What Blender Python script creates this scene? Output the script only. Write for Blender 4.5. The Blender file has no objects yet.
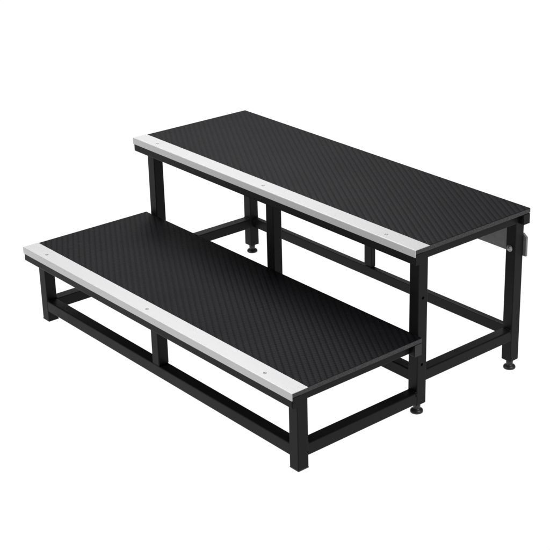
import bpy, bmesh, math, random
from mathutils import Vector, Matrix
random.seed(4)
S = bpy.context.scene
COL = S.collection

# ------------------------------------------------------------------ camera
cd = bpy.data.cameras.new('camera'); cam = bpy.data.objects.new('camera', cd); COL.objects.link(cam); S.camera = cam
AZ, EL, RO = map(math.radians, (46.3493, 21.4488, 0.3197))
fw = Vector((-math.sin(AZ)*math.cos(EL), math.cos(AZ)*math.cos(EL), -math.sin(EL)))
r0 = Vector((math.cos(AZ), math.sin(AZ), 0)); u0 = r0.cross(fw)
rr = r0*math.cos(RO) + u0*math.sin(RO); uu = -r0*math.sin(RO) + u0*math.cos(RO)
m = Matrix((rr, uu, -fw)).transposed().to_4x4(); m.translation = Vector((3.3529, -1.7686, 1.7417))
cam.matrix_world = m
cd.sensor_width = 36; cd.lens = 1371.324/550*36
cd.shift_x = .5 - 382.5764/550; cd.shift_y = 222.9937/550 - .5
cd.clip_start = .05; cd.clip_end = 200

# ------------------------------------------------------------------ light: white photo studio
W = bpy.data.worlds.new('World'); S.world = W; W.use_nodes = True
W.node_tree.nodes['Background'].inputs[0].default_value = (1, 1, 1, 1)
W.node_tree.nodes['Background'].inputs[1].default_value = .13
def area(name, loc, target, sx, sy, power):
    l = bpy.data.lights.new(name, 'AREA'); l.shape = 'RECTANGLE'; l.size = sx; l.size_y = sy; l.energy = power
    o = bpy.data.objects.new(name, l); COL.objects.link(o); o.location = loc
    o.rotation_euler = (Vector(target) - Vector(loc)).to_track_quat('-Z', 'Y').to_euler(); return o
area('softbox_overhead', (-1.3, 1.2, 3.2), (.4, .4, .3), 2.0, 1.8, 118)
area('softbox_rear', (-4.2, 5.0, 2.9), (.5, .4, .3), 4.2, 2.6, 28)
area('softbox_front', (-.6, -3.0, 2.3), (.4, .3, .25), 1.6, 1.4, 80)
area('softbox_right', (3.8, .9, 2.6), (.9, .4, .25), 1.3, 1.3, 75)
S.view_settings.view_transform = 'Standard'; S.view_settings.look = 'None'
S.view_settings.exposure = 0; S.view_settings.gamma = 1
S.render.engine = 'CYCLES'
S.cycles.max_bounces = 6

# ------------------------------------------------------------------ materials
def mat(name, col, rough=.5, metal=0, spec=.5):
    mt = bpy.data.materials.new(name); mt.use_nodes = True
    b = mt.node_tree.nodes['Principled BSDF']
    b.inputs['Base Color'].default_value = (*col, 1); b.inputs['Roughness'].default_value = rough
    b.inputs['Metallic'].default_value = metal; b.inputs['Specular IOR Level'].default_value = spec
    return mt, mt.node_tree, b
def nd(t, typ, **kw):
    n = t.nodes.new(typ)
    for k, v in kw.items(): setattr(n, k, v)
    return n
def coords(t): return nd(t, 'ShaderNodeTexCoord').outputs['Object']
def noise(t, co, scale, detail=3, rough=.5):
    n = nd(t, 'ShaderNodeTexNoise'); n.inputs['Scale'].default_value = scale; n.inputs['Detail'].default_value = detail
    n.inputs['Roughness'].default_value = rough; t.links.new(co, n.inputs['Vector']); return n.outputs['Fac']
def maprange(t, v, a, b, c, d):
    n = nd(t, 'ShaderNodeMapRange'); n.inputs[1].default_value = a; n.inputs[2].default_value = b
    n.inputs[3].default_value = c; n.inputs[4].default_value = d; t.links.new(v, n.inputs[0]); return n.outputs[0]
def mixcol(t, f, a, b):
    n = nd(t, 'ShaderNodeMix', data_type='RGBA'); t.links.new(f, n.inputs[0])
    n.inputs[6].default_value = (*a, 1); n.inputs[7].default_value = (*b, 1); return n.outputs[2]
def bump(t, b, h, dist, strength=1):
    n = nd(t, 'ShaderNodeBump'); n.inputs['Distance'].default_value = dist; n.inputs['Strength'].default_value = strength
    t.links.new(h, n.inputs['Height']); t.links.new(n.outputs[0], b.inputs['Normal'])

# black powder coated steel: fine orange peel, faint scuffs
M_STEEL, t, b = mat('black_powder_coat', (.012, .012, .013), .5, 0, .11)
co = coords(t); f = noise(t, co, 900, 2); f2 = noise(t, co, 9, 4, .6)
t.links.new(maprange(t, f2, .3, .7, .36, .52), b.inputs['Roughness'])
t.links.new(mixcol(t, maprange(t, f2, .35, .75, 0, 1), (.0048, .0048, .0053), (.0082, .0082, .0088)), b.inputs['Base Color'])
bump(t, b, f, .0004, .5)
M_HOLE, t, b = mat('dark_hole_lining', (.004, .004, .004), .7, 0, .2)
# board edge: rough painted plywood edge with pale flecks
M_EDGE, t, b = mat('rough_board_edge', (.04, .04, .042), .6, 0, .4)
co = coords(t); f = noise(t, co, 320, 3, .7); f2 = noise(t, co, 70, 3)
t.links.new(mixcol(t, maprange(t, f, .42, .78, 0, 1), (.014, .014, .015), (.065, .065, .068)), b.inputs['Base Color'])
bump(t, b, f2, .002, .7)
# rubber mat moulded with crossing diagonal ribs
M_RUBBER, t, b = mat('ribbed_rubber', (.02, .02, .022), .5, 0, .08)
co = coords(t); sep = nd(t, 'ShaderNodeSeparateXYZ'); t.links.new(co, sep.inputs[0])
def mth(op, a, bb=None):
    n = nd(t, 'ShaderNodeMath', operation=op)
    for i, v in enumerate((a, bb)):
        if v is None: continue
        if isinstance(v, (int, float)): n.inputs[i].default_value = v
        else: t.links.new(v, n.inputs[i])
    return n.outputs[0]
def ribs(normal_deg, period):
    a = math.radians(normal_deg); k = 2*math.pi/period
    s = mth('ADD', mth('MULTIPLY', sep.outputs[0], k*math.cos(a)), mth('MULTIPLY', sep.outputs[1], k*math.sin(a)))
    return mth('POWER', mth('ADD', mth('MULTIPLY', mth('COSINE', s), .5), .5), 2.2)   # narrow moulded grooves
r1 = ribs(59.1, .0155); r2 = ribs(120.9, .0092)
h = mth('SUBTRACT', 1.0, mth('ADD', mth('MULTIPLY', r1, .8), mth('MULTIPLY', r2, .32)))
fn = noise(t, co, 500, 2); h2 = mth('ADD', h, mth('MULTIPLY', fn, .25))
f2 = noise(t, co, 6, 4, .6)
t.links.new(maprange(t, f2, .3, .7, .56, .60), b.inputs['Roughness'])
t.links.new(mixcol(t, maprange(t, h, 0, 1, 0, 1), (.0017, .0017, .0022), (.0070, .0070, .0090)), b.inputs['Base Color'])  # groove shade put into the base colour: grooves darker than ribs
bump(t, b, h2, .0009, 1)
# brushed aluminium step nosing
M_ALU, t, b = mat('anodised_aluminium', (.8, .8, .81), .42, .33, .4)
co = coords(t); mp = nd(t, 'ShaderNodeMapping'); mp.inputs['Scale'].default_value = (6, 900, 900); t.links.new(co, mp.inputs[0])
f = noise(t, mp.outputs[0], 1, 3); f2 = noise(t, co, 260, 3, .7)
t.links.new(mixcol(t, maprange(t, f2, .3, .7, 0, 1), (.485, .485, .491), (.505, .505, .511)), b.inputs['Base Color'])
t.links.new(maprange(t, f, .3, .7, .44, .54), b.inputs['Roughness'])
bump(t, b, f, .0001, .08)
M_ZINC, t, b = mat('zinc_plated_steel', (.30, .295, .29), .42, .75)
M_PLATE, t, b = mat('grey_steel_plate', (.075, .075, .078), .5, 0, .4)
co = coords(t); f = noise(t, co, 40, 4, .6)
t.links.new(mixcol(t, maprange(t, f, .3, .7, 0, 1), (.14, .14, .143), (.19, .19, .193)), b.inputs['Base Color'])
M_FOOT, t, b = mat('black_plastic_foot', (.012, .012, .012), .42, 0, .45)
# plain white floor, made to glow evenly so no shadows show on it
M_FLOOR = bpy.data.materials.new('white_glowing_floor'); M_FLOOR.use_nodes = True
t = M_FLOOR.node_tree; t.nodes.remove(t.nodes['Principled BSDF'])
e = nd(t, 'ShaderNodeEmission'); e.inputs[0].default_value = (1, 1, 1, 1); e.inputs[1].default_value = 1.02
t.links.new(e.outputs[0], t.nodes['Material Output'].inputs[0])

# ------------------------------------------------------------------ mesh helpers
def link(name, bm, material, parent=None, smooth=False):
    bmesh.ops.recalc_face_normals(bm, faces=bm.faces)
    me = bpy.data.meshes.new(name); bm.to_mesh(me); bm.free(); me.materials.append(material)
    for p in me.polygons: p.use_smooth = smooth
    o = bpy.data.objects.new(name, me); COL.objects.link(o)
    if parent: o.parent = parent
    return o
def box(bm, x0, x1, y0, y1, z0, z1, bev=.0018, seg=2):
    r = bmesh.ops.create_cube(bm, size=1); vs = r['verts']
    for v in vs:
        v.co = Vector((x0+(v.co.x+.5)*(x1-x0), y0+(v.co.y+.5)*(y1-y0), z0+(v.co.z+.5)*(z1-z0)))
    if bev: bmesh.ops.bevel(bm, geom=list({e for v in vs for e in v.link_edges}), offset=bev, segments=seg, affect='EDGES', profile=.5)
def bead(bm, a, c, r=.0026):
    "lumpy weld bead from a to c"
    a = Vector(a); c = Vector(c); n = max(3, int((c-a).length/.0035)); ax = (c-a).normalized()
    q = ax.to_track_quat('Z', 'Y').to_matrix(); rings = []
    for i in range(n*2+1):
        p = a.lerp(c, i/(n*2)); rad = r*(1.12 if i % 2 else .8)*random.uniform(.85, 1.15)
        if i in (0, n*2): rad *= .3
        rings.append([bm.verts.new(p + q @ Vector((math.cos(k*math.pi/4)*rad, math.sin(k*math.pi/4)*rad, 0))) for k in range(8)])
    for A, B in zip(rings, rings[1:]):
        for k in range(8): bm.faces.new((A[k], A[(k+1) % 8], B[(k+1) % 8], B[k]))
    bm.faces.new(rings[0][::-1]); bm.faces.new(rings[-1])
def lathe(bm, prof, cx, cy, n=32):
    rings = [[bm.verts.new((cx+r*math.cos(2*math.pi*k/n), cy+r*math.sin(2*math.pi*k/n), z)) for k in range(n)] for r, z in prof]
    for A, B in zip(rings, rings[1:]):
        for k in range(n): bm.faces.new((A[k], A[(k+1) % n], B[(k+1) % n], B[k]))
    bm.faces.new(rings[0][::-1]); bm.faces.new(rings[-1])

# ------------------------------------------------------------------ dimensions (metres)
L = 1.2                                  # length of both treads
D1 = .4247                               # back of lower tread = front of middle legs
YU, YB = .394, .8193                     # front and back of upper tread
Z1, Z2 = .2281, .4724                    # tread tops
BT, NH, NW = .0130, .0194, .050          # board thickness, nosing face height, nosing tread width
RH = .0292                               # top rail height
w = .0326                                # leg section
XL, XR = .0244, 1.1836                   # outer faces of the legs
ZR1, ZR2 = Z1-BT-RH, Z2-BT-RH            # underside of top rails

# ------------------------------------------------------------------ setting
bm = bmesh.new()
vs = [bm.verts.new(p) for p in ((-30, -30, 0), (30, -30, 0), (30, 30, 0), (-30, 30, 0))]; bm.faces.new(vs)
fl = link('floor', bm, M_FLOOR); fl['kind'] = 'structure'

# ------------------------------------------------------------------ the steps
root = bpy.data.objects.new('stage_steps', None); COL.objects.link(root)
root['label'] = 'black steel two-tier stage steps with ribbed rubber treads and white aluminium nosings'
root['category'] = 'steps'

def tread(y0, y1, zt, label):
    bm = bmesh.new(); box(bm, .0008, L-.0008, y0+.0022, y1, zt-BT, zt-.0013, .0006, 1)
    board = link('tread_board', bm, M_EDGE, root); board['label'] = label
    bm = bmesh.new(); box(bm, .0012, L-.0012, y0+NW+.0004, y1-.0008, zt-.0012, zt-.0001, .0005, 2)
    link('rubber_mat', bm, M_RUBBER, board)
    # L-shaped nosing profile extruded along x
    bm = bmesh.new(); th = .0010; rd = .0022
    prof = [(y0, zt-NH), (y0, zt-rd)]
    for k in range(1, 5):
        a = math.pi - k*math.pi/8
        prof.append((y0+rd+rd*math.cos(a), zt-rd+rd*math.sin(a)))
    prof += [(y0+NW-.0006, zt), (y0+NW, zt-.0006), (y0+NW, zt-th-.0002), (y0+.0020, zt-th-.0002), (y0+.0020, zt-NH)]
    A = [bm.verts.new((-.0006, y, z)) for y, z in prof]; B = [bm.verts.new((L+.0006, y, z)) for y, z in prof]
    bm.faces.new(A); bm.faces.new(B[::-1])
    n = len(prof)
    for k in range(n): bm.faces.new((A[k], B[k], B[(k+1) % n], A[(k+1) % n]))
    link('nosing', bm, M_ALU, board)
    for x in (.096, .593, 1.078):
        bm = bmesh.new()
        lathe(bm, [(.0046, zt-.0006), (.0046, zt+.0002), (.0040, zt+.0007), (.0024, zt+.0007), (.0021, zt-.0001), (.0004, zt-.0001)], x, y0+.0205, 20)
        link('screw', bm, M_ZINC, board, True)
tread(0, D1, Z1, 'lower tread board')
tread(YU, YB, Z2, 'upper tread board')

def part(name, boxes, beads=(), material=None, bev=.0028, label=None):
    bm = bmesh.new()
    for bx in boxes: box(bm, *bx, bev=bev)
    for bd in beads: bead(bm, *bd)
    o = link(name, bm, material or M_STEEL, root)
    if label: o['label'] = label
    return o

# top rails: long ones run the full length, short ones sit between the legs
g = .0002; gi = -.0028      # welded ends run into the leg wall
part('top_rail', [(.0006, L-.0012, .0027, .0284, ZR1, Z1-BT-.0003)])
part('top_rail', [(.0006, L-.0012, D1-.0262, D1-.0012, ZR1-.004, Z1-BT-.0003)])
part('top_rail', [(.0006, L-.0012, YU+.0027, D1-g, ZR2, Z2-BT-.0003)])
part('top_rail', [(.0006, L-.0012, YB-.0262, YB-.0012, ZR2, Z2-BT-.0003)])
# plastic plugs closing the open ends of the long rails
M_PLUG, t, b = mat('grey_black_plastic', (.022, .022, .0225), .55, 0, .3)
for rl, y0_, y1_, za, zb in zip([o for o in root.children if o.name.startswith('top_rail')][:4],
        (.0027, D1-.0262, YU+.0027, YB-.0262), (.0284, D1-.0012, D1-g, YB-.0012), (ZR1, ZR1-.004, ZR2, ZR2), (Z1-BT-.0003,)*2+(Z2-BT-.0003,)*2):
    for xa, xb in ((L-.0011, L+.0003), (-.0008, .0005)):
        bm = bmesh.new(); box(bm, xa, xb, y0_+.0004, y1_-.0004, za+.0004, zb-.0004, .0005, 1); link('end_plug', bm, M_PLUG if za == ZR1-.004 else M_STEEL, rl)
LY = (.0298, D1, .7838 - .0002)          # front faces of the three leg rows (third row pulled in for the rear rail)
BY = YB-.0262-g-w                        # front face of rear legs
def leg(x, y, z0, z1, hole_z=(), outer=1, foot=True, front_hole=None):
    bm = bmesh.new(); box(bm, x, x+w, y, y+w, z0, z1, .0022, 2)
    o = link('leg', bm, M_STEEL, root)
    cuts = []
    for hz in hole_z: cuts.append(((x+w if outer > 0 else x, y+w/2, hz), 'Y'))
    if front_hole: cuts.append(((x+w/2-.004, y, front_hole), 'X'))
    for c, ax in cuts:
        b2 = bmesh.new(); bmesh.ops.create_cone(b2, cap_ends=True, segments=24, radius1=.0042, radius2=.0042, depth=.024)
        bmesh.ops.rotate(b2, verts=b2.verts, cent=(0, 0, 0), matrix=Matrix.Rotation(math.pi/2, 3, ax))
        bmesh.ops.translate(b2, verts=b2.verts, vec=c)
        cu = link('cutter', b2, M_HOLE)
        md = o.modifiers.new('hole', 'BOOLEAN'); md.object = cu; md.operation = 'DIFFERENCE'; md.solver = 'EXACT'
        bpy.context.view_layer.update()
        me = bpy.data.meshes.new_from_object(o.evaluated_get(bpy.context.evaluated_depsgraph_get()))
        o.modifiers.clear(); o.data = me
        bpy.data.objects.remove(cu)
    if foot:
        b2 = bmesh.new(); cx, cy = x+w/2, y+w/2
        lathe(b2, [(.0150, .0004), (.0166, .0012), (.0172, .0035), (.0168, .006), (.0148, .0088), (.0118, .0108), (.0094, .0122),
                   (.0090, .0150), (.0094, .0160), (.0096, .0200), (.0094, .0240), (.0080, .0262), (.0066, z0+.0004)], cx, cy, 36)
        link('levelling_foot', b2, M_FOOT, o, True)
    else:
        b2 = bmesh.new(); box(b2, x-.0003, x+w+.0003, y-.0003, y+w+.0003, .0003, .0036, .0008, 1)
        link('end_cap', b2, M_FOOT, o)
    return o
ZF = .0279
# low front legs stand straight on the ground
leg(XL, .0298, .0022, Z1-BT-.0004, foot=False)
leg(XR-w, .0298, .0022, Z1-BT-.0004, foot=False)
# middle and rear legs stand on levelling feet
leg(XL, D1, ZF, Z2-BT-.0004)
leg(XR-w, D1, ZF, Z2-BT-.0004, (.142, .3266))
RL = .7838
leg(XL, RL-.0235+.0225, ZF, Z2-BT-.0004, front_hole=.38)
rleg = leg(XR-w, RL-.001, ZF, Z2-BT-.0004)

# short top rails between the legs
for a, bb in ((XL, XL+.025), (XR-.025-.0006, XR-.0006)):
    part('top_rail', [(a, bb, .0298+w+gi, D1-.0262-gi-.002, ZR1+.0004, Z1-BT-.0005)])
    part('top_rail', [(a, bb, D1+w+gi, RL-.001-gi, ZR2+.0004, Z2-BT-.0005)])

# bottom rails
LB, LT, UB, UT = .0333, .0666, .0912, .1229
rd_ = .0185
part('bottom_rail', [(XL+w+gi, XR-w-gi, .0302, .0302+w-.001, LB, LT)],
     [((XL+w+.001, .0315, LT), (XL+w+.001, .0298+w, LT)), ((XR-w-.001, .0315, LT), (XR-w-.001, .0298+w, LT))])
for xa in (XL, XR-w):
    xo = XR if xa > .5 else XL
    x0_, x1_ = (xa+.0004, xa+w-.0006)
    part('bottom_rail', [(x0_, x1_, .0298+w+gi, D1-gi, LB, LT)],
         [((x0_+.002, D1-.001, LT), (x1_, D1-.001, LT)), ((x0_+.002, .0298+w+.001, LT), (x1_, .0298+w+.001, LT)), ((x1_, D1-.001, LT-.002), (x1_, D1-.001, LT-.012), .0018)])
    part('bottom_rail', [(x0_, x1_, D1+w+gi, RL-.001-gi, UB, UT)],
         [((x0_+.002, RL-.002, UT), (x1_, RL-.002, UT)), ((x0_+.002, D1+w+.001, UT), (x1_, D1+w+.001, UT)), ((x1_, RL-.002, UT-.002), (x1_, RL-.002, UT-.010), .0018)])
part('bottom_rail', [(XL+w+gi, XR-w-gi, D1+.0006, D1+w-.0006, UB, UT)],
     [((XL+w+.001, D1+.001, UT), (XL+w+.001, D1+w, UT)), ((XR-w-.001, D1+.001, UT), (XR-w-.001, D1+w, UT))])
yb0 = RL-.001+w-rd_
part('bottom_rail', [(XL+w+gi, XR-w-gi, yb0, yb0+rd_-.0006, UB, UT)],
     [((XL+w+.001, yb0-.0005, UT-.003), (XL+w+.001, yb0-.0005, UB+.004)), ((XL+w+.001, yb0, UT), (XL+w+.001, yb0+rd_-.002, UT))])

# centre posts
pw = .0315
part('post', [(.6-pw/2+.003, .6+pw/2+.003, .0302, .0302+pw, LT+.0004, Z1-BT-.0006)],
     [((.6-pw/2+.003, .0315, LT+.001), (.6+pw/2+.003, .0315, LT+.001), .0014)])
part('post', [(.6-pw/2+.003, .6+pw/2+.003, D1+.0006, D1+pw, UT+.0004, Z2-BT-.0006)])
part('post', [(.6-pw/2, .6+pw/2, yb0, yb0+rd_-.0006, UT+.0004, Z2-BT-.0006)],
     [((.6-pw/2+.008, yb0-.001, UT+.001), (.6+pw/2, yb0-.001, UT+.001), .002)])

# flat plate bolted behind the rear legs
bm = bmesh.new(); X1 = 1.1915
prof = [(XL+.002, .332), (X1, .332), (X1, .386), (X1-.012, .395), (XL+.002, .395)]
A = [bm.verts.new((x, YB-.0020, z)) for x, z in prof]; B = [bm.verts.new((x, YB+.0050, z)) for x, z in prof]
bm.faces.new(A); bm.faces.new(B[::-1])
for k in range(5): bm.faces.new((A[k], B[k], B[(k+1) % 5], A[(k+1) % 5]))
bmesh.ops.bevel(bm, geom=bm.edges[:], offset=.0010, segments=2, affect='EDGES', profile=.5)
link('back_plate', bm, M_PLATE, root)
def bolt(cx, yf, cz):
    b2 = bmesh.new()
    lathe(b2, [(.0095, 0), (.0095, .0012), (.0066, .0014), (.0064, .0050), (.0054, .0058), (.0030, .0060), (.0028, .0068), (.0004, .0070)], 0, 0, 24)
    bmesh.ops.rotate(b2, verts=b2.verts, cent=(0, 0, 0), matrix=Matrix.Rotation(math.pi/2, 3, 'X'))
    bmesh.ops.translate(b2, verts=b2.verts, vec=(cx, yf, cz))
    return link('bolt', b2, M_ZINC, rleg, True)
bolt(XR-w/2-.002, RL-.0012, .3585)
